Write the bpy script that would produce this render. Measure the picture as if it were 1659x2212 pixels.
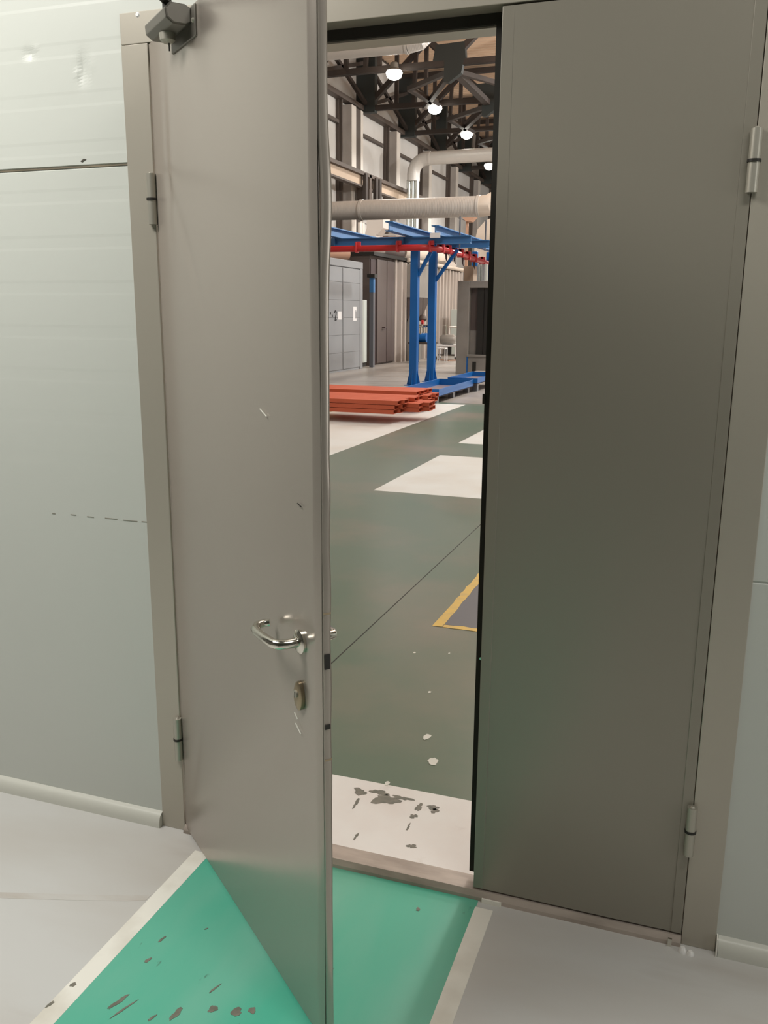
import bpy, bmesh, math, random
from mathutils import Vector, Matrix
random.seed(7)
for o in list(bpy.data.objects): bpy.data.objects.remove(o, do_unlink=True)
S = bpy.context.scene
C = S.collection
PI = math.pi

# ------------------------------------------------------------------ camera
FPX, YAW, PITCH, ROLL = 1901.57, -0.340779, -0.222502, 0.007235
CAM = Vector((1.42336, -2.15284, 1.60893))
cd = bpy.data.cameras.new('camera'); cam = bpy.data.objects.new('camera', cd); C.objects.link(cam)
cd.sensor_fit = 'VERTICAL'; cd.sensor_height = 36.0; cd.lens = FPX * 36.0 / 2212.0
cd.clip_start = 0.02; cd.clip_end = 300
fwd = Vector((math.sin(YAW) * math.cos(PITCH), math.cos(YAW) * math.cos(PITCH), math.sin(PITCH)))
rt = Vector((math.cos(YAW), -math.sin(YAW), 0)); up = rt.cross(fwd)
r2 = math.cos(ROLL) * rt + math.sin(ROLL) * up; u2 = -math.sin(ROLL) * rt + math.cos(ROLL) * up
cam.matrix_world = Matrix(((r2.x, u2.x, -fwd.x, CAM.x), (r2.y, u2.y, -fwd.y, CAM.y), (r2.z, u2.z, -fwd.z, CAM.z), (0, 0, 0, 1)))
S.camera = cam

# ------------------------------------------------------------------ world, lights, exposure
w = bpy.data.worlds.new('world'); S.world = w; w.use_nodes = True
w.node_tree.nodes['Background'].inputs[0].default_value = (0.8, 0.82, 0.85, 1)
w.node_tree.nodes['Background'].inputs[1].default_value = 0.05
def area(name, loc, rot, sx, sy, watts, col=(1, 0.97, 0.92)):
    l = bpy.data.lights.new(name, 'AREA'); l.shape = 'RECTANGLE'; l.size = sx; l.size_y = sy
    l.energy = watts; l.color = col
    o = bpy.data.objects.new(name, l); C.objects.link(o); o.location = loc; o.rotation_euler = rot
    return o
# ceiling luminaires of the room in front of the door, and an unseen side light
area('room_light_left', (-0.95, -1.3, 3.42), (0, 0, 0), 1.5, 0.8, 93)
area('side_light', (4.90, -1.55, 1.75), (0, PI / 2, 0), 2.3, 1.5, 14, (1, 0.98, 0.94))  # side light inferred from hinge shadows; the window behind it is made up
area('room_light_middle', (2.1, -1.3, 3.42), (0, 0, 0), 1.2, 0.4, 30)
# high-bay rows of the hall that the doorway does not show
for i, (lx, ly, e) in enumerate(((1.0, 4.5, 210), (1.0, 13, 260), (1.0, 24, 450), (1.0, 36, 350), (1.0, 50, 300), (9, 14, 300), (9, 40, 400))):
    area('hall_light_%d' % i, (lx, ly, 10.6), (0, 0, 0), 4.0, 7.0, e, (1, 0.985, 0.955))
for i, ly in enumerate((10, 21, 32, 43, 56)):  # unseen fill points added to brighten the roof deck and ducts
    pl = bpy.data.lights.new('hall_fill_%d' % i, 'POINT'); pl.energy = (700, 2000, 2800, 2800, 2400)[i]; pl.shadow_soft_size = 0.4; pl.color = (1, 0.985, 0.955)
    po = bpy.data.objects.new('hall_fill_%d' % i, pl); C.objects.link(po); po.location = (1.5, ly, 9.6)
vs = S.view_settings
vs.view_transform = 'Standard'; vs.look = 'None'; vs.gamma = 1.0; vs.exposure = 0.0; vs.use_curve_mapping = False

# ------------------------------------------------------------------ materials
def lin(c): return tuple(((v / 255) / 12.92 if v / 255 <= 0.04045 else ((v / 255 + 0.055) / 1.055) ** 2.4) for v in c)
def mat(name, rgb, rough=0.5, metal=0.0, rgb2=None, scale=4.0, lo=0.4, hi=0.65, stretch=(1, 1, 1), detail=5.0,
        bump=0.0, bscale=40.0, rvar=0.0, spec=0.5, extra=None, rgb3=None, scale3=30.0, lo3=0.6, hi3=0.7, stretch3=(1, 1, 1), wave=None):
    m = bpy.data.materials.new(name); m.use_nodes = True
    nt = m.node_tree; N = nt.nodes; L = nt.links; b = N['Principled BSDF']
    b.inputs['Base Color'].default_value = (*lin(rgb), 1); b.inputs['Roughness'].default_value = rough
    b.inputs['Metallic'].default_value = metal; b.inputs['Specular IOR Level'].default_value = spec
    tc = N.new('ShaderNodeTexCoord')
    def noise(sc, st, det):
        mp = N.new('ShaderNodeMapping'); mp.inputs['Scale'].default_value = st; L.new(tc.outputs['Object'], mp.inputs[0])
        n = N.new('ShaderNodeTexNoise'); n.inputs['Scale'].default_value = sc; n.inputs['Detail'].default_value = det
        L.new(mp.outputs[0], n.inputs['Vector']); return n
    col = None
    def blend(prev, prevc, c2, n, l, h):
        rp = N.new('ShaderNodeMapRange'); rp.inputs[1].default_value = l; rp.inputs[2].default_value = h
        L.new(n.outputs[0], rp.inputs[0])
        mx = N.new('ShaderNodeMix'); mx.data_type = 'RGBA'; L.new(rp.outputs[0], mx.inputs[0])
        if prev: L.new(prev, mx.inputs[6])
        else: mx.inputs[6].default_value = (*lin(prevc), 1)
        mx.inputs[7].default_value = (*lin(c2), 1)
        return mx.outputs[2]
    if rgb2: col = blend(None, rgb, rgb2, noise(scale, stretch, detail), lo, hi)
    if rgb3: col = blend(col, rgb, rgb3, noise(scale3, stretch3, 6.0), lo3, hi3)
    if col: L.new(col, b.inputs['Base Color'])
    if rvar:
        n = noise(scale * 1.7, stretch, 4.0); rp = N.new('ShaderNodeMapRange')
        rp.inputs[1].default_value = 0.3; rp.inputs[2].default_value = 0.7
        rp.inputs[3].default_value = max(0.02, rough - rvar); rp.inputs[4].default_value = rough + rvar
        L.new(n.outputs[0], rp.inputs[0]); L.new(rp.outputs[0], b.inputs['Roughness'])
    if bump or wave:
        bp = N.new('ShaderNodeBump'); bp.inputs['Distance'].default_value = 0.01
        if wave:
            wv = N.new('ShaderNodeTexWave'); wv.bands_direction = wave[0]; wv.inputs['Scale'].default_value = wave[1]
            L.new(tc.outputs['Object'], wv.inputs[0]); L.new(wv.outputs[1], bp.inputs['Height']); bp.inputs['Strength'].default_value = wave[2]
        else:
            n = noise(bscale, stretch, 3.0); L.new(n.outputs[0], bp.inputs['Height']); bp.inputs['Strength'].default_value = bump
        L.new(bp.outputs[0], b.inputs['Normal'])
    return m
def emis(name, rgb, s):
    m = bpy.data.materials.new(name); m.use_nodes = True; b = m.node_tree.nodes['Principled BSDF']
    b.inputs['Base Color'].default_value = (*lin(rgb), 1)
    b.inputs['Emission Color'].default_value = (*lin(rgb), 1); b.inputs['Emission Strength'].default_value = s
    return m
M = {}
M['panel'] = mat('panel_white', (197, 200, 193), 0.32)
M['scuff'] = mat('scuff_grey', (140, 136, 124), 0.7)
M['seal'] = mat('joint_brown', (128, 118, 98), 0.8, 0, (92, 84, 70), 6, 0.4, 0.65, (1, 1, 0.2))
M['stain'] = mat('floor_scuff', (186, 180, 172), 0.5, 0, (197, 195, 190), 14, 0.35, 0.6, (0.3, 1, 1))
M['joint'] = mat('joint_dark', (66, 62, 52), 0.8)
M['frame'] = mat('frame_steel', (178, 172, 159), 0.30, 0.3)
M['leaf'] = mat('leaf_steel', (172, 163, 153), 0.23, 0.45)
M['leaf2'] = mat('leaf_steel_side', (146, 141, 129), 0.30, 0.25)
M['darkgap'] = mat('dark_strip', (38, 36, 30), 0.8)
M['steel'] = mat('hinge_steel', (176, 172, 160), 0.38, 0.5)
M['chrome'] = mat('chrome', (222, 218, 208), 0.14, 1.0)
M['castgrey'] = mat('closer_grey', (118, 114, 106), 0.42, 0.5)
M['black'] = mat('black_steel', (44, 42, 38), 0.5, 0.3)
M['brass'] = mat('dull_brass', (168, 152, 126), 0.35, 0.7)
M['floor'] = mat('room_floor', (201, 201, 198), 0.42, 0, (189, 185, 178), 1.3, 0.42, 0.7, (0.5, 1.6, 1), rgb3=(172, 166, 158), scale3=2.4, lo3=0.62, hi3=0.85, stretch3=(0.35, 1.8, 1))
M['green'] = mat('green_paint', (78, 178, 150), 0.42, 0, (112, 184, 160), 2.0, 0.42, 0.7, (1.5, 0.5, 1), rgb3=(70, 92, 78), scale3=10, lo3=0.70, hi3=0.76, stretch3=(2.2, 0.7, 1))
M['stripe'] = mat('white_line_paint', (236, 234, 224), 0.5, 0, (208, 203, 190), 5, 0.45, 0.75, rgb3=(130, 126, 112), scale3=12, lo3=0.74, hi3=0.8)
M['base'] = mat('baseboard_white', (208, 208, 198), 0.4)
M['ceil'] = mat('ceiling_grey', (120, 119, 112), 0.7)
M['hfloor'] = mat('hall_floor_epoxy', (99, 120, 104), 0.29, 0, (114, 126, 114), 0.7, 0.35, 0.7, (1, 0.6, 1), rgb3=(142, 134, 123), scale3=0.7, lo3=0.46, hi3=0.72)
M['hconc'] = mat('hall_floor_concrete', (150, 146, 142), 0.35, 0, (164, 158, 150), 0.5, 0.35, 0.7, (0.4, 1, 1), rvar=0.08)
M['hwhite'] = mat('hall_floor_white', (226, 229, 226), 0.38, 0, (217, 215, 208), 1.6, 0.42, 0.75)
M['sillwhite'] = mat('threshold_white', (232, 231, 227), 0.45, 0, (224, 218, 213), 4, 0.4, 0.75, rgb3=(176, 164, 156), scale3=7, lo3=0.62, hi3=0.85)
M['sill'] = mat('sill_steel', (180, 168, 157), 0.5, 0.15, (140, 129, 118), 9, 0.4, 0.7, (0.5, 2, 1))
M['worn'] = mat('bare_floor', (104, 104, 92), 0.6, 0, (122, 118, 106), 40, 0.4, 0.6)
M['yellow'] = mat('yellow_paint', (216, 180, 84), 0.45, 0, (200, 168, 96), 12, 0.45, 0.7)
M['bluegrey'] = mat('bluegrey_paint', (104, 106, 112), 0.35)
M['scrap'] = mat('paint_flake', (216, 216, 206), 0.6)
M['hpanel'] = mat('hall_panel', (203, 200, 196), 0.6, 0, (190, 186, 180), 0.6, 0.35, 0.7)
M['column'] = mat('column_concrete', (168, 160, 153), 0.7, 0, (157, 149, 142), 1.2, 0.4, 0.7)
M['col_lit'] = mat('column_pale_lit', (200, 193, 184), 0.6)  # paler copy of the column colour for lit sides, also the rear flange
M['girt'] = mat('brown_steel', (78, 68, 61), 0.6, 0.1)
M['truss'] = mat('truss_brown', (62, 53, 48), 0.6, 0.1, (52, 45, 41), 0.8, 0.4, 0.6)
M['gusset'] = mat('gusset_slate', (44, 48, 46), 0.6, 0.1)
M['deck'] = mat('roof_deck', (218, 188, 160), 0.6, 0, (208, 178, 150), 0.5, 0.4, 0.6)
M['crane'] = mat('crane_beam', (170, 150, 130), 0.6)
M['duct'] = mat('duct_galvanised', (198, 194, 188), 0.36, 0.12, wave=('X', 6.0, 0.25))
M['foil'] = mat('foil', (206, 210, 206), 0.25, 0.8)
M['blue'] = mat('blue_paint', (0, 93, 168), 0.42, 0, (4, 99, 174), 1.5, 0.4, 0.7)
M['blue2'] = mat('blue_beam_paint', (62, 118, 172), 0.42)
M['trayin'] = mat('tray_inside', (110, 106, 128), 0.6, 0, (128, 110, 106), 2.0, 0.4, 0.6)
M['red'] = mat('red_paint', (188, 38, 40), 0.36)
M['redlight'] = mat('red_clamp', (206, 62, 66), 0.4)
M['orange'] = mat('orange_primer', (196, 92, 60), 0.6, 0, (186, 84, 54), 1.2, 0.4, 0.7)
M['bearer'] = mat('bearer_wood', (190, 168, 130), 0.7)
M['cabgrey'] = mat('sheet_grey', (150, 153, 156), 0.5, 0.1, (142, 145, 148), 0.8, 0.4, 0.7)
M['seam'] = mat('seam_grey', (128, 130, 132), 0.6)
M['paper'] = mat('paper', (232, 232, 232), 0.8)
M['ink'] = mat('ink', (50, 50, 52), 0.8)
M['booth'] = mat('booth_brown', (98, 88, 84), 0.55, 0.2, (88, 76, 74), 0.7, 0.4, 0.7)
M['maroon'] = mat('maroon', (58, 40, 40), 0.6)
M['rib'] = mat('rib_grey', (182, 172, 164), 0.5, 0.1)
M['ribdark'] = mat('rib_dark', (104, 92, 86), 0.6)
M['palecab'] = mat('pale_cabinet', (200, 208, 202), 0.5)
M['mach'] = mat('machine_grey', (150, 146, 140), 0.5, 0.2, (134, 130, 124), 1.5, 0.4, 0.7)
M['dark'] = mat('dark_inside', (34, 32, 28), 0.7)
M['tank'] = mat('tank_beige', (204, 192, 178), 0.55)
M['pipewhite'] = mat('pipe_white', (222, 214, 206), 0.4, 0.3)
M['woodpanel'] = mat('brown_board', (186, 146, 122), 0.6)
M['sign'] = mat('red_sign', (158, 84, 84), 0.6)
M['lampbody'] = mat('lamp_body', (120, 116, 108), 0.5, 0.3)
M['pane'] = emis('added_glow_pane', (236, 238, 236), 1.2)  # glowing surface for the added window
M['lens'] = emis('lamp_lens', (255, 252, 240), 26)

# ------------------------------------------------------------------ mesh helpers
class B:
    def __init__(s): s.v = []; s.f = []
    def add(s, vs, fs):
        k = len(s.v); s.v += [tuple(x) for x in vs]; s.f += [tuple(i + k for i in f) for f in fs]; return s
    def box(s, x0, x1, y0, y1, z0, z1):
        v = [(x, y, z) for z in (z0, z1) for y in (y0, y1) for x in (x0, x1)]
        return s.add(v, [(0, 2, 3, 1), (4, 5, 7, 6), (0, 1, 5, 4), (2, 6, 7, 3), (0, 4, 6, 2), (1, 3, 7, 5)])
    def bar(s, p, q, w, h, upv=(0, 0, 1)):
        p, q = Vector(p), Vector(q); d = (q - p).normalized(); u = Vector(upv)
        if abs(d.dot(u)) > 0.98: u = Vector((0, 1, 0))
        a = d.cross(u).normalized(); b = a.cross(d).normalized()
        v = [e + a * i * w / 2 + b * j * h / 2 for e in (p, q) for j in (-1, 1) for i in (-1, 1)]
        return s.add(v, [(0, 2, 3, 1), (4, 5, 7, 6), (0, 1, 5, 4), (2, 6, 7, 3), (0, 4, 6, 2), (1, 3, 7, 5)])
    def tube(s, pts, r, n=12, cap=True):
        pts = [Vector(p) for p in pts]; rs = r if isinstance(r, (list, tuple)) else [r] * len(pts)
        rings = []; ref = None
        for i, p in enumerate(pts):
            d = (pts[min(i + 1, len(pts) - 1)] - pts[max(i - 1, 0)]).normalized()
            if ref is None:
                ref = Vector((0, 0, 1)) if abs(d.z) < 0.9 else Vector((1, 0, 0))
            a = (ref - d * ref.dot(d)).normalized(); ref = a; b = d.cross(a)
            rings.append([p + (a * math.cos(t) + b * math.sin(t)) * rs[i] for t in [2 * PI * k / n for k in range(n)]])
        v = [x for rg in rings for x in rg]; f = []
        for i in range(len(pts) - 1):
            for k in range(n):
                k2 = (k + 1) % n; f.append((i * n + k, i * n + k2, (i + 1) * n + k2, (i + 1) * n + k))
        if cap: f.append(tuple(reversed(range(n)))); f.append(tuple((len(pts) - 1) * n + k for k in range(n)))
        return s.add(v, f)
    def prism(s, poly, d):                       # poly: list of 3D points (planar), d: extrusion vector
        n = len(poly); P = [Vector(p) for p in poly]; D = Vector(d)
        return s.add(P + [p + D for p in P], [tuple(reversed(range(n))), tuple(range(n, 2 * n))] + [(i, (i + 1) % n, (i + 1) % n + n, i + n) for i in range(n)])
    def grid(s, fn, nu, nv):
        v = [fn(i / nu, j / nv) for j in range(nv + 1) for i in range(nu + 1)]
        return s.add(v, [(j * (nu + 1) + i, j * (nu + 1) + i + 1, (j + 1) * (nu + 1) + i + 1, (j + 1) * (nu + 1) + i) for j in range(nv) for i in range(nu)])
def obj(name, b, m, parent=None, smooth=False, bevel=0.0, label=None, seg=2, off=None, fix=True):
    me = bpy.data.meshes.new(name)
    o_ = Vector(off) if off is not None else (parent['_o'] if False else Vector((0, 0, 0)))
    me.from_pydata([tuple(Vector(v) - o_) for v in b.v], [], b.f)
    if fix or bevel:
        bm = bmesh.new(); bm.from_mesh(me)
        if fix: bmesh.ops.recalc_face_normals(bm, faces=bm.faces)
        if bevel:
            bmesh.ops.bevel(bm, geom=[e for e in bm.edges if e.is_manifold and e.calc_face_angle(0) > 0.5], offset=bevel, segments=seg, profile=0.5, affect='EDGES')
        bm.to_mesh(me); bm.free()
    if m: me.materials.append(M[m] if isinstance(m, str) else m)
    if smooth:
        for p in me.polygons: p.use_smooth = True
        try: me.set_sharp_from_angle(angle=math.radians(35))
        except Exception: pass
    o = bpy.data.objects.new(name, me); C.objects.link(o)
    if parent: o.parent = parent
    if label: o['label'] = label
    return o
def tag(o, label, cat, group=None, kind=None):
    o['label'] = label; o['category'] = cat
    if group: o['group'] = group
    if kind: o['kind'] = kind
    return o
def thing(name, loc, label, cat, group=None, kind=None, rz=0.0):
    o = bpy.data.objects.new(name, None); C.objects.link(o); o.empty_display_size = 0.2
    o.location = loc; o.rotation_euler = (0, 0, rz)
    return tag(o, label, cat, group, kind)
def copy_tree(o, parent=None):
    c = o.copy(); C.objects.link(c); c.parent = parent
    for ch in list(o.children): copy_tree(ch, c)
    return c
class T:                                          # a thing whose parts are given in world coordinates
    def __init__(s, name, loc, label, cat, group=None, kind=None):
        s.o = thing(name, loc, label, cat, group, kind); s.loc = Vector(loc)
    def part(s, name, b, m, parent=None, **k):
        return obj(name, b, m, parent or s.o, off=s.loc, **k)
def blob(cx, cy, rx, ry, z, n=14, jag=0.35, h=0.0015):
    pts = []; ph = [random.uniform(0, 6.3) for _ in range(5)]; n = max(n, 22)
    for k in range(n):
        a = 2 * PI * k / n; r = 1 + jag * (0.5 * math.sin(2 * a + ph[0]) + 0.4 * math.sin(3 * a + ph[1]) + 0.3 * math.sin(5 * a + ph[2]) + 0.25 * math.sin(8 * a + ph[3])) + random.uniform(-jag, jag) * 0.25
        pts.append((cx + rx * r * math.cos(a), cy + ry * r * math.sin(a), z))
    return B().prism(pts, (0, 0, h))

# ================================================================== THE ROOM
FW = 0.084                      # width of the steel door frame
XR = 1.4945                     # hinge line of the fixed leaf
ZT = 2.29                       # top of the leaves
ZF = 2.367                      # top of the frame
# ---- floor of the room with its painted walkway
fl = obj('floor', B().box(-4.5, 5.0, -6.0, 0.0, -0.1, 0.0), 'floor'); tag(fl, 'pale grey concrete floor of the room before the door', 'floor', kind='structure')
obj('walkway_paint', B().box(0.135, 0.955, -6.0, -0.012, 0.0, 0.0012), 'green', fl, label='green painted walkway')
obj('stripe', B().box(0.085, 0.137, -6.0, -0.085, 0.0, 0.0018), 'stripe', fl, label='white line along the hinge side of the green walkway')
obj('stripe', B().box(0.953, 1.003, -6.0, -0.045, 0.0, 0.0018), 'stripe', fl, label='white line along the fixed leaf side of the green walkway')
for k, (x, y, a, l, wd) in enumerate(((0.212, -0.455, 0.25, 0.012, 0.004), (0.222, -0.533, 0.3, 0.012, 0.004), (0.236, -0.675, 0.3, 0.026, 0.006), (0.262, -0.69, 0.35, 0.032, 0.003), (0.385, -0.66, 0.2, 0.020, 0.008), (0.459, -0.618, 0.0, 0.012, 0.009), (0.515, -0.607, 0.2, 0.012, 0.013), (0.548, -0.590, 0.1, 0.008, 0.010), (0.43, -0.56, 0.3, 0.016, 0.003), (0.30, -0.38, 0.5, 0.006, 0.002), (0.099, -0.667, 0.3, 0.009, 0.006), (0.089, -0.738, 0.3, 0.014, 0.004), (0.807, -0.11, 0.0, 0.008, 0.005), (0.34, -0.69, 0.3, 0.014, 0.003), (0.62, -0.30, 0.2, 0.02, 0.0015), (0.67, -0.42, 0.2, 0.025, 0.0015))):
    b = blob(0, 0, l, wd, 0.0012, 10, 0.3, 0.0009)
    b.v = [(x + v[0] * math.sin(a) + v[1] * math.cos(a), y + v[0] * math.cos(a) - v[1] * math.sin(a), v[2]) for v in b.v]
    obj('worn_patch', b, 'worn', fl)
b = B(); q = [(-0.75, -0.60), (-0.45, -0.50), (-0.15, -0.405), (0.03, -0.345), (0.08, -0.322)]
b.prism([(x, y - 0.012, 0.0) for x, y in q] + [(x, y + 0.014, 0.0) for x, y in reversed(q)], (0, 0, 0.0006))
obj('stain', b, 'stain', fl, label='long brownish scuff on the floor')
# ---- door wall of horizontal sandwich panels
def panel_profile(z0, z1, rib, g0, g1):
    pts = [(z0, 0.0075 if g0 > 0 else 0.004), (z0 + g0, 0.0075 if g0 > 0 else 0.004), (z0 + g0 + 0.003, 0.004)]
    n = 8
    for k in range(n):
        c = z0 + (k + 0.40) * (z1 - z0) / n
        q = rib * max(0.0, min(1.0, (c - 0.9) / 0.9)); pts += [(c - 0.021, 0.004), (c - 0.013, 0.004 + q), (c + 0.013, 0.004 + q), (c + 0.021, 0.004)]
    pts += [(z1 - g1 - 0.003, 0.004), (z1 - g1, 0.0075 if g1 > 0 else 0.004), (z1, 0.0075 if g1 > 0 else 0.004)]
    return pts
def panel_piece(b, x0, x1, z0, z1, clip=None, dents=(), gaps=(0.001, 0.001)):
    prof = panel_profile(z0, z1, 0.00035, *gaps)
    if clip:
        prof = [p for p in prof if p[0] > clip]; prof = [(clip, 0.004)] + prof
    if dents:                                     # finer mesh so that the dents are real relief
        zs = sorted(set([p[0] for p in prof] + [prof[0][0] + k * (prof[-1][0] - prof[0][0]) / 120 for k in range(121)]))
        def yy(z):
            for (a, c), (d, e) in zip(prof, prof[1:]):
                if a <= z <= d: return c + (e - c) * ((z - a) / (d - a) if d > a else 0)
            return prof[-1][1]
        prof = [(z, yy(z)) for z in zs]
        xs = [x0, x0 + 1, x0 + 2, x0 + 2.6] + [x0 + 2.6 + k * (x1 - x0 - 2.6) / 110 for k in range(1, 111)]
    else: xs = [x0, x1]
    k0 = len(b.v)
    for x in xs:
        for (z, y) in prof:
            d = 0
            for (dx, dz, sx, sz, am) in dents: d += am * math.exp(-((x - dx) / sx) ** 2 - ((z - dz) / sz) ** 2)
            b.v.append((x, y + d, z))
    n = len(prof)
    for i in range(len(xs) - 1):
        for j in range(n - 1):
            b.f.append((k0 + i * n + j, k0 + (i + 1) * n + j, k0 + (i + 1) * n + j + 1, k0 + i * n + j + 1))
    k1 = len(b.v)                                 # back box
    zb0, zb1 = prof[0][0], prof[-1][0]
    b.v += [(x0, 0.12, zb0), (x1, 0.12, zb0), (x1, 0.12, zb1), (x0, 0.12, zb1)]
    a0, a1, c0, c1 = k0, k0 + n - 1, k0 + (len(xs) - 1) * n, k0 + len(xs) * n - 1
    b.f += [(k1, k1 + 3, k1 + 2, k1 + 1), (a0, k1, k1 + 1, c0), (a1, c1, k1 + 2, k1 + 3), (a0, a1, k1 + 3, k1), (c0, k1 + 1, k1 + 2, c1)]
wf = obj('wall_front', B().box(-4.5, -FW - 0.02, 0.012, 0.118, 0, 3.5).box(XR + FW + 0.02, 5.0, 0.012, 0.118, 0, 3.5).box(-FW - 0.02, XR + FW + 0.02, 0.012, 0.118, ZF + 0.02, 3.5), 'joint')
tag(wf, 'off-white wall of wide horizontal sandwich panels around the door', 'wall', kind='structure')
xl, xr_ = -FW, XR + FW
for side, (x0, x1) in enumerate(((-4.5, xl), (xr_, 5.0))):
    for k in range(3):
        b = B()
        dents = ((-0.385, 2.298, 0.018, 0.014, 0.004), (-0.372, 2.308, 0.008, 0.009, -0.003), (-0.212, 2.245, 0.016, 0.035, 0.006), (-0.192, 2.25, 0.008, 0.02, -0.003), (-0.232, 2.235, 0.009, 0.012, -0.002)) if (side == 0 and k == 2) else ()
        panel_piece(b, x0, x1, k * 0.9985, (k + 1) * 0.9985, dents=dents, gaps=((0.001, 0.0), (0.0, 0.003), (0.003, 0.002))[k] if side == 0 else (0.001, 0.001))
        if k == 2 and side == 1: panel_piece(b, xl, xr_, k * 0.9985, (k + 1) * 0.9985, clip=ZF + 0.001)
        obj('panel', b, 'panel', wf, smooth=False, fix=False)
    b = B().box(x0, x1, 0.004, 0.12, 2.9985, 3.5); obj('panel', b, 'panel', wf)
obj('joint_seal', B().box(-4.5, -FW - 0.001, 0.0048, 0.012, 1.9955, 1.9990), 'seal', wf, label='brownish joint line')
for (dx, dz) in ((-0.24, 2.012),): obj('scuff', B().prism([(dx, 0.003, dz), (dx + 0.012, 0.003, dz + 0.006), (dx + 0.02, 0.003, dz + 0.004), (dx + 0.006, 0.003, dz - 0.003)], (0, 0.002, 0)), 'joint', wf)
for k, (dx, dz, l) in enumerate(((-0.43, 0.996, 0.012), (-0.36, 0.998, 0.02), (-0.30, 0.997, 0.025), (-0.235, 0.998, 0.045), (-0.17, 0.997, 0.05), (-0.105, 0.998, 0.018))):
    obj('scuff', B().box(dx, dx + l, 0.003, 0.0045, dz, dz + 0.0022), 'scuff', wf)
# ---- the rest of the room
tag(obj('wall_left', B().box(-4.6, -4.5, -6.0, 0.0, 0, 3.5), 'ceil'), 'plain grey side wall far beyond the open leaf hinges', 'wall', kind='structure')
tag(obj('wall_right', B().box(5.0, 5.1, -6.0, 0.0, 0, 0.55).box(5.0, 5.1, -6.0, 0.0, 2.95, 3.5).box(5.0, 5.1, -0.75, 0.0, 0.55, 2.95).box(5.0, 5.1, -6.0, -2.35, 0.55, 2.95), 'ceil'), 'plain grey side wall beyond the closed leaf', 'wall', kind='structure')
tag(obj('wall_back', B().box(-4.6, 5.1, -6.1, -6.0, 0, 3.5), M['ceil']), 'plain grey wall behind the viewer facing the door', 'wall', kind='structure')
tag(obj('ceiling', B().box(-4.6, 5.1, -6.1, 0.12, 3.5, 3.6), 'ceil'), 'plain pale ceiling of the room before the door', 'ceiling', kind='structure')
wn = thing('added_window', (5.05, -1.55, 0.55), 'tall made-up glowing window added behind the side light', 'window', kind='structure')  # made-up window, added to account for the side light
for (a, b_, c, d) in ((-0.8, -0.74, 0, 2.4), (0.74, 0.8, 0, 2.4), (-0.03, 0.03, 0.06, 2.34), (-0.74, 0.74, 0, 0.06), (-0.74, 0.74, 2.34, 2.4)): obj('added_window_frame', B().box(-0.03, 0.03, a, b_, c, d), 'base', wn)
for a in (-0.385, 0.385): obj('pane', B().box(-0.004, 0.004, a - 0.354, a + 0.354, 0.06, 2.34), 'pane', wn)
# ---- baseboards: pale quarter-round cove strips
def cove(name, x0, x1, label):
    prof = [(0.004, 0.0), (-0.020, 0.0)] + [(-0.020 + 0.020 * (1 - math.cos(t)), 0.012 + 0.034 * math.sin(t)) for t in [k * PI / 2 / 6 for k in range(7)]] + [(0.004, 0.048)]
    b = B().prism([(x0, y, z) for y, z in prof], (x1 - x0, 0, 0))
    tag(obj(name, b, 'base', smooth=True), label, 'baseboard', kind='structure')
cove('baseboard_left', -4.5, -FW - 0.001, 'pale cove strip along the wall foot beside the open leaf')
cove('baseboard_right', XR + FW + 0.006, 5.0, 'pale cove strip along the wall foot beside the closed leaf')
obj('end_cap', B().box(XR + FW + 0.0015, XR + FW + 0.005, -0.022, 0.004, 0.0, 0.05), 'stripe', bpy.data.objects['baseboard_right'])

# ---- steel door frame
fr = thing('trim_1', (0, 0, 0), 'grey steel door frame with a deep rebate around the double door', 'door frame', kind='structure')
obj('jamb', B().box(-FW, -0.0025, -0.002, 0.125, 0.0, ZT + 0.0), 'frame', fr, bevel=0.0015)
obj('jamb', B().box(XR + 0.001, XR + FW, -0.002, 0.125, 0.0, ZT + 0.0), 'frame', fr, bevel=0.0015)
obj('header', B().box(-FW, XR + FW, -0.002, 0.06, ZT + 0.001, ZF), 'frame', fr, bevel=0.0015)
obj('stop', B().box(0.0, XR, 0.062, 0.125, 2.262, ZF), 'frame', fr, label='door stop under the header')
obj('stop', B().box(-0.0025, 0.02, 0.065, 0.125, 0.026, 2.262), 'frame', fr)
obj('stop', B().box(XR - 0.02, XR + 0.0025, 0.065, 0.125, 0.026, 2.262), 'frame', fr)
obj('dark_strip', B().box(0.02, XR - 0.02, 0.052, 0.0619, 2.266, 2.2905), 'darkgap', fr, label='dark strip for the shade of the rebate')  # shade of the unlit rebate painted as a dark strip
obj('rivet', B().tube([(-0.028, -0.002, ZF - 0.008), (-0.028, -0.0045, ZF - 0.008)], [0.0065, 0.004], 12), 'paper', fr, label='bright rivet')
# ---- threshold
sl = obj('trim_2', B().prism([(0.0, y, z) for y, z in ((-0.016, 0.0), (-0.014, 0.010), (-0.004, 0.024), (0.058, 0.026), (0.085, 0.001), (0.085, 0.0))], (XR, 0, 0)), 'sill')
tag(sl, 'dusty low steel threshold bar across the doorway', 'threshold', kind='structure')
obj('anchor_plate', B().box(0.965, 1.02, -0.0215, -0.0165, 0.0, 0.013), 'stripe', sl, label='pale plate at the foot of the white line')
obj('anchor_plate', B().box(1.462, 1.472, -0.0225, -0.0165, 0.0, 0.022), 'chrome', sl, label='small bright clip')
for k, (x, y, r) in enumerate(((1.500, -0.030, 0.011), (1.519, -0.034, 0.009))):
    tag(obj('mortar_crumb', B().tube([(x, y, 0.0), (x, y, r * 0.6), (x, y, r * 1.2)], [r * 1.1, r, r * 0.5], 9), 'sillwhite', smooth=True), ['larger pale crumb on the floor under the closed leaf hinge', 'smaller pale crumb on the floor under the closed leaf hinge'][k], 'crumb')

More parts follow.
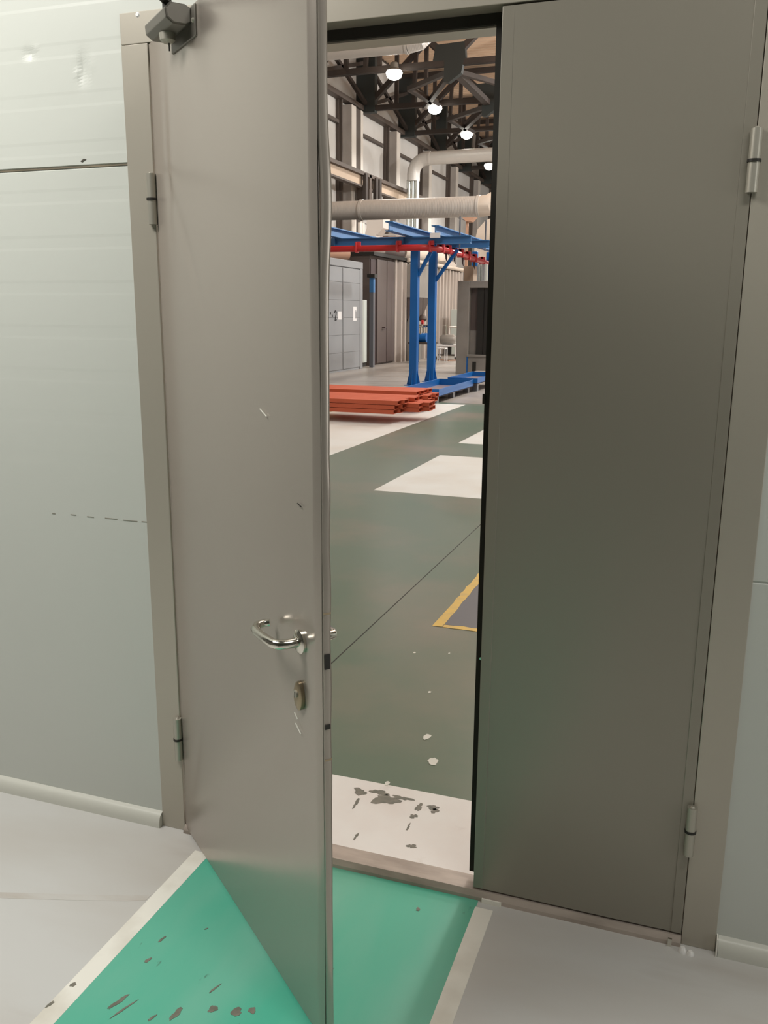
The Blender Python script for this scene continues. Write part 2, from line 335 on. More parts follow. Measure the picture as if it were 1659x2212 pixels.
# ---- hinge builder (thing-local coordinates, pin along z)
def hinge(parent, x, y, z0, z1, side):
    zc = (z0 + z1) / 2
    h = obj('hinge', B().tube([(x, y, z0), (x, y, zc - 0.003)], 0.0125, 14), 'steel', parent, smooth=True)
    obj('knuckle', B().tube([(x, y, zc + 0.003), (x, y, z1)], 0.0125, 14), 'steel', h, smooth=True)
    obj('washer', B().tube([(x, y, zc - 0.003), (x, y, zc + 0.003)], 0.0145, 14), 'black', h, smooth=True)
    obj('pin_head', B().tube([(x, y, z1), (x, y, z1 + 0.004)], [0.007, 0.004], 10), 'steel', h, smooth=True)
    obj('weld', B().box(x - 0.004, x + 0.004, y + 0.006, y + 0.016, z0 + 0.005, z1 - 0.005), 'frame', h)
    return h
# ---- fixed (right) leaf
d2 = thing('door_2', (XR, 0, 0), 'dark grey narrow fixed leaf of the double door, closed', 'door', kind='structure')
XL = 0.936
def r_face(u, v):
    s = XL + 0.028 + u * (XR - 0.027 - XL - 0.028) - XR; z = 0.03 + v * (ZT - 0.034)
    return (s, -0.0005 + 0.0012 * math.sin(3.1 * s * 4 + 1.0) * math.sin(2.2 * z + 0.5) + 0.0006 * math.sin(9 * z + 4 * s), z)
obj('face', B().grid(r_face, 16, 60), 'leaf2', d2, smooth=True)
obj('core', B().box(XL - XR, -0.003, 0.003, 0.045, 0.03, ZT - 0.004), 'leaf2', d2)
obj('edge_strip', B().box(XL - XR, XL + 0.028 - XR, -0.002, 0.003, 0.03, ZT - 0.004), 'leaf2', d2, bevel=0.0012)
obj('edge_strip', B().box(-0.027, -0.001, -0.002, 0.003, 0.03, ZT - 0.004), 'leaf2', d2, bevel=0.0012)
obj('meeting_flange', B().box(XL - 0.024 - XR, XL + 0.01 - XR, 0.046, 0.05, 0.045, ZT - 0.02), 'darkgap', d2, label='dark meeting flange')
obj('bolt_knob', B().tube([(XL - 0.010 - XR, 0.046, 0.70), (XL - 0.010 - XR, 0.038, 0.70)], [0.006, 0.004], 10), 'chrome', d2)
obj('flange_clip', B().box(XL - 0.029 - XR, XL - 0.022 - XR, 0.044, 0.052, 1.385, 1.41), 'darkgap', d2)
hinge(d2, 0.0, -0.011, 1.866, 1.995, 1)
hinge(d2, -0.002, -0.011, 0.268, 0.402, 1)
# ---- open (left) leaf, 40 degrees into the room
TH = math.radians(40); LW = 0.978
d1 = thing('door_1', (0, 0, 0), 'grey steel leaf of the double door, standing open with a lever handle', 'door', kind='structure', rz=-TH)
# local: x along leaf, -y towards the room
def l_face(u, v):
    s = 0.004 + u * (LW - 0.008); z = 0.014 + v * (ZT - 0.018)
    y = 0.0016 * math.sin(2.2 * s + 0.6) * math.sin(1.7 * z) + 0.0007 * math.sin(7 * z + 5 * s)
    y -= 0.0045 * math.exp(-((s - 0.17) / 0.075) ** 2 - ((z - 2.02) / 0.13) ** 2) - 0.003 * math.exp(-((s - 0.12) / 0.02) ** 2 - ((z - 2.0) / 0.16) ** 2)
    y += 0.003 * math.exp(-(((s - 0.2) * 0.8 + (z - 1.82) * 0.6) / 0.02) ** 2 - ((s - 0.22) / 0.10) ** 2)
    y += 0.003 * math.exp(-(((s - 0.14) * 0.9 - (z - 0.32) * 0.4) / 0.025) ** 2 - ((z - 0.3) / 0.12) ** 2)
    y += 0.002 * math.exp(-((s - 0.85) / 0.08) ** 2 - ((z - 0.72) / 0.15) ** 2)
    r = max(0.0, (s - (LW - 0.016)) / 0.012); y += 0.006 * r * r
    return (s, y, z)
obj('face', B().grid(l_face, 70, 150), 'leaf', d1, smooth=True)
obj('core', B().box(0.004, LW - 0.005, 0.008, 0.026, 0.014, ZT - 0.004), 'leaf', d1)
def edge_y(u, v):
    z = 0.014 + v * (ZT - 0.018); k = 0.006 * math.exp(-((z - 1.80) / 0.10) ** 2) + 0.0008 * math.sin(31 * z) * (1 if 0.6 < z < 1.35 else 0.2)
    pr = [(-0.005, 0.006), (0.0, 0.009), (0.002, 0.014), (0.002, 0.022), (-0.001, 0.026), (-0.008, 0.027)]
    a = u * 5; i = min(4, int(a)); t = a - i
    return (LW - 0.002 + pr[i][0] * (1 - t) + pr[i + 1][0] * t + k, pr[i][1] * (1 - t) + pr[i + 1][1] * t + k * 0.8, z)
obj('edge_fold', B().grid(edge_y, 5, 120), 'leaf', d1, smooth=True, label='folded sheet edge with worn paint')
obj('edge_fold', B().box(-0.001, 0.006, 0.0005, 0.027, 0.014, ZT - 0.004), 'leaf', d1, bevel=0.0025)
for z0_, z1_ in ((0.904, 0.936), (0.772, 0.782)): obj('latch_slot', B().box(LW + 0.0, LW + 0.0022, 0.009, 0.021, z0_, z1_), 'black', d1)
for z_ in (0.70, 1.02): obj('edge_line', B().box(LW - 0.001, LW + 0.0006, 0.008, 0.024, z_, z_ + 0.004), 'brass', d1)
hinge(d1, 0.0, -0.011, 1.838, 1.968, -1)
hinge(d1, 0.0, -0.011, 0.250, 0.388, -1)
# lever handles on both faces
def lever(sgn, name):
    y0 = 0.0 if sgn < 0 else 0.027
    px, pz = 0.888, 0.936
    ro = obj(name, B().tube([(px, y0 + sgn * 0.000, pz), (px, y0 + sgn * 0.006, pz), (px, y0 + sgn * 0.010, pz)], [0.026, 0.026, 0.020], 24), 'chrome', d1, smooth=True, label='chrome lever handle')
    pts = [(px, y0 + sgn * 0.008, pz), (px, y0 + sgn * 0.034, pz), (px - 0.004, y0 + sgn * 0.048, pz), (px - 0.018, y0 + sgn * 0.055, pz - 0.001), (px - 0.06, y0 + sgn * 0.056, pz - 0.003),
           (px - 0.10, y0 + sgn * 0.056, pz - 0.003), (px - 0.122, y0 + sgn * 0.053, pz - 0.002), (px - 0.136, y0 + sgn * 0.042, pz), (px - 0.139, y0 + sgn * 0.026, pz + 0.001), (px - 0.132, y0 + sgn * 0.014, pz + 0.002)]
    obj('grip', B().tube(pts, [0.011, 0.0105, 0.0105, 0.0105, 0.010, 0.010, 0.010, 0.0095, 0.009, 0.008], 14), 'chrome', ro, smooth=True)
lever(-1, 'lever_handle'); lever(1, 'lever_handle')
es = obj('lock_escutcheon', B().tube([(0.882, 0.001, 0.812), (0.882, -0.007, 0.812), (0.882, -0.010, 0.812)], [0.024, 0.024, 0.019], 24), 'brass', d1, smooth=True, label='dull oval lock escutcheon')
for v in es.data.vertices: v.co.z = 0.812 + (v.co.z - 0.812) * 1.35; v.co.x = 0.882 + (v.co.x - 0.882) * 0.8
obj('lock_cylinder', B().tube([(0.882, -0.009, 0.818), (0.882, -0.014, 0.818)], 0.0085, 16), 'steel', es, smooth=True)
obj('keyway', B().box(0.8805, 0.8835, -0.0146, -0.0138, 0.810, 0.823), 'black', es)
for (a, b_) in (((0.853, 0.762), (0.868, 0.752)), ((0.858, 0.738), (0.884, 0.724)), ((0.885, 1.232), (0.902, 1.228)), ((0.70, 1.405), (0.735, 1.392))):
    obj('scratch', B().bar((a[0], -0.0025, a[1]), (b_[0], -0.0025, b_[1]), 0.0022, 0.0012), 'scrap' if a[1] < 1.2 or a[1] > 1.3 else 'black', d1)
# door closer on the leaf
cl = obj('door_closer', B().box(0.205, 0.384, -0.006, 0.0, 2.216, 2.282), 'castgrey', d1, bevel=0.002, label='dark grey door closer')
oc = []
for (n_, z_) in ((0.004, 2.248), (0.018, 2.241), (0.048, 2.241), (0.064, 2.252), (0.066, 2.272), (0.052, 2.286), (0.018, 2.286), (0.004, 2.279)): oc.append((0.195, -n_, z_))
obj('body', B().prism(oc, (0.160, 0, 0)), 'castgrey', cl, bevel=0.0025)
obj('end_cap', B().prism([(0.355, -0.034 + (p[1] + 0.034) * 0.93, 2.263 + (p[2] - 2.263) * 0.93) for p in oc], (0.004, 0, 0)), 'castgrey', cl, bevel=0.002)
obj('pinion_cap', B().tube([(0.275, -0.036, 2.241), (0.275, -0.036, 2.226), (0.275, -0.036, 2.220)], [0.019, 0.018, 0.010], 18), 'steel', cl, smooth=True)
obj('pinion', B().tube([(0.275, -0.034, 2.282), (0.275, -0.034, 2.312)], 0.011, 14), 'black', cl, smooth=True)
obj('screw', B().tube([(0.372, -0.006, 2.25), (0.372, -0.010, 2.25)], [0.006, 0.004], 10), 'steel', cl)
obj('screw', B().tube([(0.278, -0.034, 2.222), (0.278, -0.034, 2.203)], 0.0016, 6), 'black', cl)
obj('arm', B().bar((0.275, -0.034, 2.308), (0.44, -0.16, 2.312), 0.020, 0.007).bar((0.44, -0.16, 2.319), (0.335, 0.185, 2.327), 0.018, 0.006), 'black', cl, bevel=0.001)
obj('arm_shoe', B().box(0.30, 0.36, 0.18, 0.215, 2.312, 2.342), 'castgrey', cl, bevel=0.002)

# ================================================================== THE HALL
HX0, HX1, HY0, HY1, HZ = -15.25, 14.0, 0.12, 92.0, 14.4
TR = [34.2, 40.6, 46.9, 53.1, 59.3, 65.5, 71.7, 77.9, 84.1]
hf = obj('floor_hall', B().box(HX0, HX1, 0.0, HY1, -0.1, 0.0), 'hfloor'); tag(hf, 'worn green-grey epoxy floor of the factory hall', 'floor', kind='structure')
obj('concrete_zone', B().box(HX0, HX1, 13.6, HY1, 0.0, 0.0010), 'hconc', hf, label='bare grey concrete further into the hall')
obj('white_zone', B().box(0.0, XR, 0.085, 0.482, 0.0, 0.0012), 'sillwhite', hf, label='worn white painted strip just inside the doorway')
obj('white_zone', B().box(-12.0, -2.53, 2.0, 13.35, 0.0, 0.0012), 'hwhite', hf, label='large white painted bay under the orange beams')
obj('white_zone', B().box(-1.35, 1.9, 5.37, 7.60, 0.0, 0.0012), 'hwhite', hf, label='nearer white painted rectangle')
obj('white_zone', B().box(-1.41, 1.9, 8.63, 10.9, 0.0, 0.0012), 'hwhite', hf, label='farther white painted rectangle')
obj('floor_joint', B().box(-0.104, -0.098, 0.49, 13.0, 0.0, 0.0008), 'darkgap', hf, label='thin saw-cut joint')
obj('blue_zone', B().box(0.24, 1.6, 2.12, 3.9, 0.0, 0.0012), 'bluegrey', hf, label='blue-grey patch with yellow border')
yb = B(); pts = [(0.20, 2.074, 0.0012)]
for k in range(41):
    y = 2.08 + k * 0.045; pts.append((0.20 + random.uniform(-0.006, 0.006) * (1 if k > 6 else .3), y, 0.0012))
for k in range(40, -1, -1): pts.append((0.252 + random.uniform(-0.004, 0.004), 2.08 + k * 0.045, 0.0012))
obj('yellow_line', yb.prism(pts, (0, 0, 0.001)), 'yellow', hf)
pts = [(0.254 + k * 0.05, 2.075 + random.uniform(-0.002, 0.002), 0.0012) for k in range(28)] + [(0.254 + k * 0.05, 2.118 + random.uniform(-0.008, 0.008), 0.0012) for k in range(27, -1, -1)]
obj('yellow_line', B().prism(pts, (0, 0, 0.001)), 'yellow', hf)
for (x, y, rx, ry) in ((0.435, 0.405, 0.022, 0.020), (0.500, 0.425, 0.030, 0.016), (0.535, 0.388, 0.040, 0.030), (0.585, 0.418, 0.030, 0.012), (0.45, 0.335, 0.006, 0.030), (0.655, 0.382, 0.012, 0.020), (0.700, 0.398, 0.022, 0.012), (0.712, 0.38, 0.012, 0.014), (0.655, 0.325, 0.012, 0.012), (0.658, 0.26, 0.004, 0.02), (0.40, 0.20, 0.01, 0.02), (0.52, 0.155, 0.005, 0.018), (0.70, 0.165, 0.013, 0.011)):
    obj('worn_patch', blob(x, y, rx, ry, 0.0012, 16, 0.45, 0.0006), 'worn', hf)
for k, (x, y, r, lab) in enumerate(((0.535, 0.872, 0.019, 'round white paint flake on the green floor, farther of the two large ones'), (0.612, 0.695, 0.024, 'larger white paint flake on the green floor nearest the white threshold strip'), (0.225, 1.685, 0.008, 'tiny white fleck on the green floor nearest the saw-cut joint'), (0.385, 1.735, 0.006, 'tiny white fleck on the green floor near the yellow line corner'), (0.425, 1.272, 0.009, 'small pale fleck midway between the yellow corner and the round flake'), (0.505, 0.490, 0.012, 'pale paint chip at the edge of the white threshold strip'))):
    tag(obj('paint_flake', blob(x, y, r * 0.75, r * 1.15, 0.0, 11, 0.2, 0.002), 'scrap'), lab, 'flake', 'white flakes on the hall floor')
# walls of the hall
wl = obj('wall_hall_left', B().box(HX0 - 0.3, HX0 - 0.04, HY0, HY1, 0, HZ), 'girt'); tag(wl, 'long panelled side wall of the factory hall with columns', 'wall', kind='structure')
edges_y = [0.2, 3.2, 9.4, 15.6, 21.8, 28.0] + TR + [HY1]
for a, c in zip(edges_y, edges_y[1:]):
    for z0, z1 in ((0.0, 1.2), (1.23, 3.6), (3.63, 6.0), (6.03, 8.05), (8.08, 10.05), (10.1, 11.2), (11.25, 14.2)):
        obj('panel', B().box(HX0 - 0.05, HX0, a + 0.03, c - 0.03, z0, z1), 'hpanel', wl)
tag(obj('wall_hall_far', B().box(HX0, HX1, HY1, HY1 + 0.2, 0, HZ), 'hpanel'), 'pale end wall at the far end of the factory hall', 'wall', kind='structure')
tag(obj('wall_hall_right', B().box(HX1, HX1 + 0.2, HY0, HY1, 0, HZ), 'hpanel'), 'pale opposite long side wall of the factory hall', 'wall', kind='structure')
tag(obj('wall_hall_near', B().box(HX0, -4.6, 0.0, 0.12, 0, HZ).box(5.1, HX1, 0.0, 0.12, 0, HZ).box(-4.6, 5.1, 0.0, 0.12, 3.61, HZ), 'hpanel'), 'hall side of the partition around and above the room', 'wall', kind='structure')
# roof deck with ribs running across the hall
ck = B(); y = HY0; prof = []
while y < HY1:
    prof += [(y, HZ), (y + 0.14, HZ), (y + 0.19, HZ - 0.09), (y + 0.33, HZ - 0.09), (y + 0.38, HZ)]; y += 0.40
k0 = len(prof); ck.v = [(HX0, a, z) for a, z in prof] + [(HX1, a, z) for a, z in prof]
ck.f = [(i, i + 1, k0 + i + 1, k0 + i) for i in range(k0 - 1)]
dk = obj('ceiling_hall', ck, 'deck', fix=False); tag(dk, 'beige ribbed metal roof deck of the factory hall', 'ceiling', kind='structure')
# columns along the wall with a dark wall post before each
od = ['first', 'second', 'third', 'fourth', 'fifth', 'sixth', 'seventh']
GC = 'columns along the hall wall'
col_labels = ['thick pale column nearest the doorway under the first visible truss', 'pale column second along the hall wall, left of the vertical foil pipes', 'pale column just beyond the vertical foil pipes', 'pale column fourth along the hall wall beyond the foil pipes', 'pale column fifth along the far hall wall', 'pale column sixth along the far hall wall', 'pale column seventh along the far hall wall']
for k, yk in enumerate([38.6, 45.1, 51.1, 57.2, 63.4, 69.6, 75.8]):
    t = T('wall_column', (-14.9, yk + 0.5, 0), col_labels[k], 'column', GC)
    t.part('shaft', B().box(-15.25, -14.78, yk, yk + 0.6, 0, 11.0), 'column')
    t.part('lit_side_face', B().box(-14.78, -14.76, yk + 0.02, yk + 0.58, 0, 11.0), 'col_lit', label='side of the column painted paler as if lit')  # light on this side is put into a paler colour
    if k == 0:
        t.part('rear_shaft', B().box(-15.25, -14.85, yk + 0.6, yk + 1.3, 0, 11.0), 'girt')
        t.part('rear_face', B().box(-15.25, -14.80, yk + 1.3, yk + 1.6, 0, 11.0), 'col_lit')
    t2 = tag(obj('wall_post', B().box(-15.25, -15.10, yk - 0.75, yk - 0.45, 0, 11.2).box(-15.25, -14.98, yk - 0.66, yk - 0.54, 0, 11.2), 'girt'), od[k] + ' slim brown post on the hall wall, counted from the doorway', 'post', 'wall posts')
    g = B().box(-15.22, -15.05, yk + (2.4 if k == 0 else 1.05), yk + 5.2, 10.03, 10.17)
    tag(obj('girt', g, 'girt'), od[k] + ' thin brown wall rail beyond the thick column, counted from the doorway', 'rail', 'wall rails')
tag(obj('girt', B().box(-15.22, -15.05, 28.0, 37.8, 10.05, 10.2), 'girt'), 'thin brown rail on the hall wall before the thick column', 'rail', 'wall rails')
tag(obj('eaves_rail', B().box(-15.2, -14.85, 20, 88, 11.10, 11.32), 'girt'), 'dark rail running along the top of the hall wall', 'rail')
# crane runway girder
t = T('crane_girder', (-14.2, 30, 7.3), 'long beige crane girder with dark flanges along the hall wall', 'girder')
t.part('web', B().box(-14.24, -14.16, 14, 50, 7.38, 7.82), 'crane'); t.part('top_flange', B().box(-14.42, -13.98, 14, 50, 7.82, 7.98), 'girt'); t.part('bottom_flange', B().box(-14.34, -14.06, 14, 50, 7.30, 7.38), 'girt')
for yb_ in (38.9, 45.4): t.part('bracket', B().box(-14.58, -13.98, yb_, yb_ + 0.35, 6.6, 7.30).box(-14.3, -13.98, yb_ + 0.05, yb_ + 0.3, 7.3, 7.95), 'girt')
for yb_ in (38.2, 39.6, 40.1): t.part('bracket', B().box(-14.05, -13.9, yb_, yb_ + 0.3, 6.1, 7.9), 'truss')
# ---- roof trusses
def bars(root, name, p, q, w, h, m='truss'):
    return obj(name, B().bar(p, q, w, h), m, root)
def make_truss():
    r = thing('roof_truss', (-14.8, TR[0], 11.2), '', 'truss', 'roof trusses across the hall')
    for s in (-0.11, 0.11): obj('bottom_chord', B().box(-0.3, 26, s - 0.02, s + 0.02, -0.11, 0.11).box(-0.3, 26, s - 0.02 if s < 0 else s - 0.08, s + 0.08 if s < 0 else s + 0.02, -0.11, -0.08), 'truss', r)
    obj('top_chord', B().box(-0.3, 26, -0.13, 0.13, 2.75, 3.0), 'truss', r)
    obj('end_post', B().box(-0.45, 0.5, -0.18, 0.18, -0.2, 2.75), 'gusset', r, label='dark plated post at the column head')
    for nx in (6.0, 12.0, 18.0):
        obj('gusset', B().prism([(nx - 0.72, -0.14, 0.1), (nx + 0.62, -0.14, 0.1), (nx + 0.56, -0.14, 0.72), (nx - 0.6, -0.14, 0.68)], (0, 0.28, 0)), 'gusset', r)
        obj('gusset', B().prism([(nx - 0.25, -0.14, 0.1), (nx + 0.55, -0.14, 0.1), (nx + 0.45, -0.14, -0.4), (nx - 0.05, -0.14, -0.72), (nx - 0.25, -0.14, -0.7)], (0, 0.28, 0)), 'gusset', r)
    for (a, c) in (((0.2, 0.2), (3.0, 2.75)), ((6.0, 0.1), (3.0, 2.75)), ((6.0, 0.1), (9.0, 2.75)), ((12.0, 0.1), (9.0, 2.75)), ((12.0, 0.1), (15.0, 2.75)), ((18.0, 0.1), (15.0, 2.75))):
        bars(r, 'diagonal', (a[0], 0, a[1]), (c[0], 0, c[1]), 0.26, 0.22)
    for nx in (1.55, 2.4, 3.0, 7.9, 8.5, 9.0, 15.0): bars(r, 'upright', (nx, 0, 0.05), (nx + (0.12 if nx in (2.4, 7.9) else 0), 0, 2.75), 0.16, 0.2)
    return r
tl = ['nearest roof truss with a large dark joint plate above the first lamp', 'second roof truss from the doorway, at the thick column', 'third roof truss from the doorway, at the second lamp', 'fourth roof truss from the doorway, above the bent duct', 'fifth roof truss from the doorway, far in the hall', 'sixth roof truss from the doorway, far in the hall', 'seventh roof truss from the doorway, far in the hall', 'eighth roof truss from the doorway, far in the hall', 'last and farthest roof truss of the hall']
tr0 = make_truss()
for k, yk in enumerate(TR):
    r = tr0 if k == 0 else copy_tree(tr0)
    r.location = (-14.8, yk, 11.2); r['label'] = tl[k]
# braces between the trusses
bl = ['nearest', 'second', 'third', 'fourth', 'fifth', 'sixth', 'seventh', 'eighth']
for k, (a, c) in enumerate(zip(TR, TR[1:])):
    t = T('roof_bracing', (-8.8, a + 0.2, 11.1), bl[k] + ' bay of flat bracing bars between roof trusses counted from the doorway', 'bracing', 'bracing between trusses')
    t.part('tie', B().bar((-8.8, a + 0.2, 11.05), (-8.8, c - 0.2, 11.05), 0.30, 0.22), 'truss')
    t.part('diagonal', B().bar((-8.8, a + 0.25, 11.0), (-11.8, c - 0.2, 11.0), 0.20, 0.18), 'truss')
    t.part('diagonal', B().bar((-8.8, a + 0.25, 11.0), (-11.35, a + 2.5, 11.0), 0.20, 0.18), 'truss')
    t.part('diagonal', B().bar((-11.35, a + 2.5, 11.0), (-11.0, c - 0.2, 11.0), 0.22, 0.18), 'truss')
    t.part('diagonal', B().bar((-8.8, a + 0.25, 11.0), (-5.8, c - 0.2, 11.0), 0.20, 0.18), 'truss')
    t.part('strut', B().bar((-14.75, a + 0.2, 13.2), (-14.75, c - 0.2, 11.4), 0.16, 0.16), 'truss')
    t.part('strut', B().bar((-14.75, a + 0.2, 11.4), (-14.75, c - 0.2, 13.2), 0.16, 0.16), 'truss')
# ---- high-bay lamps (visible row)
ll = ['glowing high-bay lamp nearest the doorway, hanging at the first truss', 'glowing high-bay lamp second in the row under the roof', 'glowing high-bay lamp third in the row, just above the bent duct', 'smallest glowing high-bay lamp beside the end of the bent duct']
def make_lamp():
    r = thing('high_bay_lamp', (0, 0, 0), ll[0], 'lamp', 'high-bay lamps under the roof trusses')
    obj('rod', B().tube([(0, 0, 0.40), (0, 0.50, 0.40)], 0.03, 8), 'black', r)
    obj('housing', B().tube([(0, 0, 0.45), (0, 0, 0.40), (0, 0, 0.22), (0, 0, 0.12)], [0.10, 0.16, 0.18, 0.30], 20), 'lampbody', r, smooth=True)
    obj('lens', B().tube([(0, 0, 0.119), (0, 0, 0.03), (0, 0, -0.12), (0, 0, -0.2)], [0.30, 0.33, 0.27, 0.12], 20), 'lens', r, smooth=True, label='white glowing lens')
    return r
lp = make_lamp()
for k, (x, y_) in enumerate(((-11.0, TR[0]), (-11.2, TR[1]), (-11.3, TR[2]), (-11.45, TR[3]))):
    r = lp if k == 0 else copy_tree(lp)
    r.location = (x, y_ - 0.48, 10.86 if k < 3 else 10.2); r['label'] = ll[k]
    if k == 3: obj('rod', B().tube([(0, 0.45, 0.38), (0, 0.45, 1.0)], 0.025, 8), 'black', r)
    for side in ((0.0,),):
        l = bpy.data.lights.new('lamp_light', 'SPOT'); l.energy = 600; l.shadow_soft_size = 0.3; l.spot_size = math.radians(150); l.spot_blend = 0.6; l.color = (1, 0.98, 0.94)
        lo = bpy.data.objects.new('lamp_light', l); C.objects.link(lo); lo.location = (0, 0, -0.6); lo.parent = r

# ---- ducts
def arc(c, r, a0, a1, ax, bx, n=8):
    return [Vector(c) + Vector(ax) * r * math.cos(a0 + (a1 - a0) * k / n) + Vector(bx) * r * math.sin(a0 + (a1 - a0) * k / n) for k in range(n + 1)]
t = T('ventilation_duct', (-8, 27, 4.6), 'thick pale spiral duct crossing in front of the hall wall above the blue beams', 'duct')
t.part('pipe', B().tube([(-15.24, 27, 4.99), (-9.78, 27, 4.985)], 0.305, 28, False), 'duct', smooth=True); t.part('pipe', B().tube([(-9.78, 27, 4.985), (-5.75, 27, 4.975)], 0.325, 28, False), 'duct', smooth=True)
for xb in (-9.78, -5.75): t.part('collar', B().tube([(xb - 0.05, 27, 4.98), (xb + 0.05, 27, 4.98)], 0.345, 28), 'duct', smooth=True)
t.part('elbow', B().tube([(-5.75, 27, 4.975), (-5.45, 27, 5.0), (-5.28, 27.12, 5.1), (-5.2, 27.5, 5.2), (-5.2, 29.0, 5.2)], 0.33, 24), 'tank', smooth=True)
t = T('ventilation_duct', (-11, 44, 9), 'bent duct high under the roof turning down along the hall wall', 'duct')
pth = [(-13.45, 44, 8.3), (-13.45, 44, 8.65)] + [(-13.45 + 0.72 * (1 - math.cos(a)), 44, 8.65 + 0.72 * math.sin(a)) for a in [k * PI / 2 / 6 for k in range(1, 7)]] + [(-12.6, 44, 9.38), (-8.4, 44, 9.42)]
t.part('pipe', B().tube(pth, 0.33, 24), 'duct', smooth=True)
t.part('collar', B().tube([(-12.62, 44, 9.378), (-12.52, 44, 9.382)], 0.35, 24), 'duct', smooth=True)
for k, dx in enumerate((-0.24, -0.02, 0.22)):
    t.part('foil_pipe', B().tube([(-13.45 + dx, 44 - 0.05 * k, 4.6), (-13.45 + dx, 44 - 0.05 * k, 8.35)], 0.125, 14), 'foil', smooth=True, label='bright foil-wrapped riser')
for zb in (5.6,): t.part('wall_bracket', B().box(-15.24, -13.2, 43.8, 43.86, zb, zb + 0.08), 'column')
t = T('ventilation_duct', (-10.5, 30, 10.5), 'pale duct just below the door header under the hall roof', 'duct')
t.part('pipe', B().tube([(-15.24, 30, 10.82), (-9.2, 30, 10.79)], 0.25, 24), 'duct', smooth=True)
t.part('elbow', B().tube([(-9.2, 30, 10.79), (-8.75, 30, 10.86), (-8.5, 30.2, 11.15), (-8.45, 30.3, 11.6), (-8.45, 30.3, HZ - 0.05)], 0.26, 20), 'duct', smooth=True)
t.part('collar', B().tube([(-9.3, 30, 10.79), (-9.2, 30, 10.79)], 0.28, 24), 'duct', smooth=True)
# wall flues and small ducts seen between the big duct and the blue frame
t = T('wall_flue', (-13, 37, 4.2), 'white cranked flue pipes on the hall wall under the thick duct', 'flue')
t.part('upper_pipe', B().box(-13.4, -12.6, 37.0, 37.9, 5.35, 6.2), 'pipewhite'); t.part('elbow', B().prism([(-13.4, 37.0, 5.35), (-12.6, 37.0, 5.35), (-12.9, 37.0, 5.05), (-13.5, 37.0, 5.05)], (0, 0.7, 0)), 'pipewhite'); t.part('lower_pipe', B().box(-13.45, -12.95, 37.0, 37.6, 3.6, 5.05), 'pipewhite')
t.part('side_pipe', B().tube([(-13.3, 35.9, 3.6), (-13.3, 35.9, 5.5)], 0.09, 10), 'pipewhite', smooth=True); t.part('side_pipe', B().tube([(-13.3, 36.25, 3.6), (-13.3, 36.25, 5.5)], 0.09, 10), 'pipewhite', smooth=True)
t.part('foot', B().box(-13.5, -12.9, 35.8, 37.6, 0.0, 3.6), 'column')
tag(obj('brown_canopy', B().box(-13.4, -11.2, 38.6, 40.5, 4.75, 5.1).box(-12.9, -12.7, 39.0, 39.2, 0, 4.75).box(-11.6, -11.4, 40.0, 40.2, 0, 4.75), 'woodpanel'), 'small light brown canopy above the red rail near the hall wall', 'canopy')
t = T('red_letter_board', (-9.45, 23.6, 3.3), 'faded red board with pale lettering behind the blue beams', 'sign')
t.part('board', B().box(-9.75, -8.85, 23.6, 23.64, 3.62, 3.98), 'sign')
for k in range(7): t.part('letter_stroke', B().box(-9.70 + k * 0.075, -9.665 + k * 0.075, 23.585, 23.60, 3.70, 3.83), 'paper')
t.part('leg', B().box(-9.72, -9.66, 23.60, 23.66, 0.0, 3.62), 'girt'); t.part('leg', B().box(-8.95, -8.89, 23.60, 23.66, 0.0, 3.62), 'girt')

# ---- grey sheet-metal booth with the handwritten number
t = T('sheet_metal_booth', (-9.2, 20.5, 0), 'grey sheet-metal booth with a handwritten number and two paper notices', 'booth')
X = -8.0
t.part('body', B().box(-10.4, X - 0.02, 18.0, 22.36, 0.0, 3.0), 'cabgrey')
t.part('cornice', B().box(-10.42, X + 0.012, 17.98, 22.42, 2.83, 3.02), 'cabgrey', bevel=0.01)
t.part('corner_post', B().box(X - 0.2, X + 0.008, 22.22, 22.42, 0.0, 2.83), 'cabgrey', bevel=0.01)
for (a, c) in ((18.04, 19.42), (19.46, 20.85), (20.93, 22.2)):
    zz = [0.06, 0.52, 1.0, 1.47, 1.94, 2.42, 2.81]
    for z0, z1 in zip(zz, zz[1:]): t.part('sheet', B().box(X - 0.03, X, a, c, z0 + 0.003, z1 - 0.003), 'cabgrey', bevel=0.003, seg=1)
t.part('door_seam', B().box(X - 0.03, X - 0.012, 20.84, 20.94, 0.05, 2.82), 'seam')
t.part('notice', B().box(X, X + 0.004, 20.55, 20.80, 1.42, 1.64), 'paper', label='square white notice')
nt_ = t.part('notice', B().box(X, X + 0.004, 21.68, 21.94, 1.38, 1.77), 'paper', label='tall white notice with a bottle-like mark')
t.part('printed_mark', B().prism([(X + 0.0045, 21.84, 1.45), (X + 0.0045, 21.92, 1.45), (X + 0.0045, 21.92, 1.62), (X + 0.0045, 21.89, 1.68), (X + 0.0045, 21.86, 1.68), (X + 0.0045, 21.84, 1.62)], (0.001, 0, 0)), 'seam', nt_)
two = [(20.31, 1.60), (20.33, 1.645), (20.37, 1.66), (20.41, 1.64), (20.42, 1.60), (20.40, 1.54), (20.36, 1.47), (20.33, 1.40), (20.44, 1.415)]
t.part('number', B().tube([(X + 0.006, a, z) for a, z in two], 0.013, 6), 'ink', label='handwritten number 2')
t.part('number', B().tube([(X + 0.006, 20.14, 1.56), (X + 0.006, 20.16, 1.50)], 0.012, 6).tube([(X + 0.006, 20.02, 1.62), (X + 0.006, 20.03, 1.56)], 0.012, 6), 'ink', label='two handwritten ticks')
# pipes on the booth roof
tag(obj('roof_pipe', B().tube([(-9.3, 20.6, 3.2), (-8.3, 22.0, 3.24)], 0.17, 14), 'woodpanel', smooth=True), 'dull pinkish pipe lying on the grey booth roof', 'pipe')
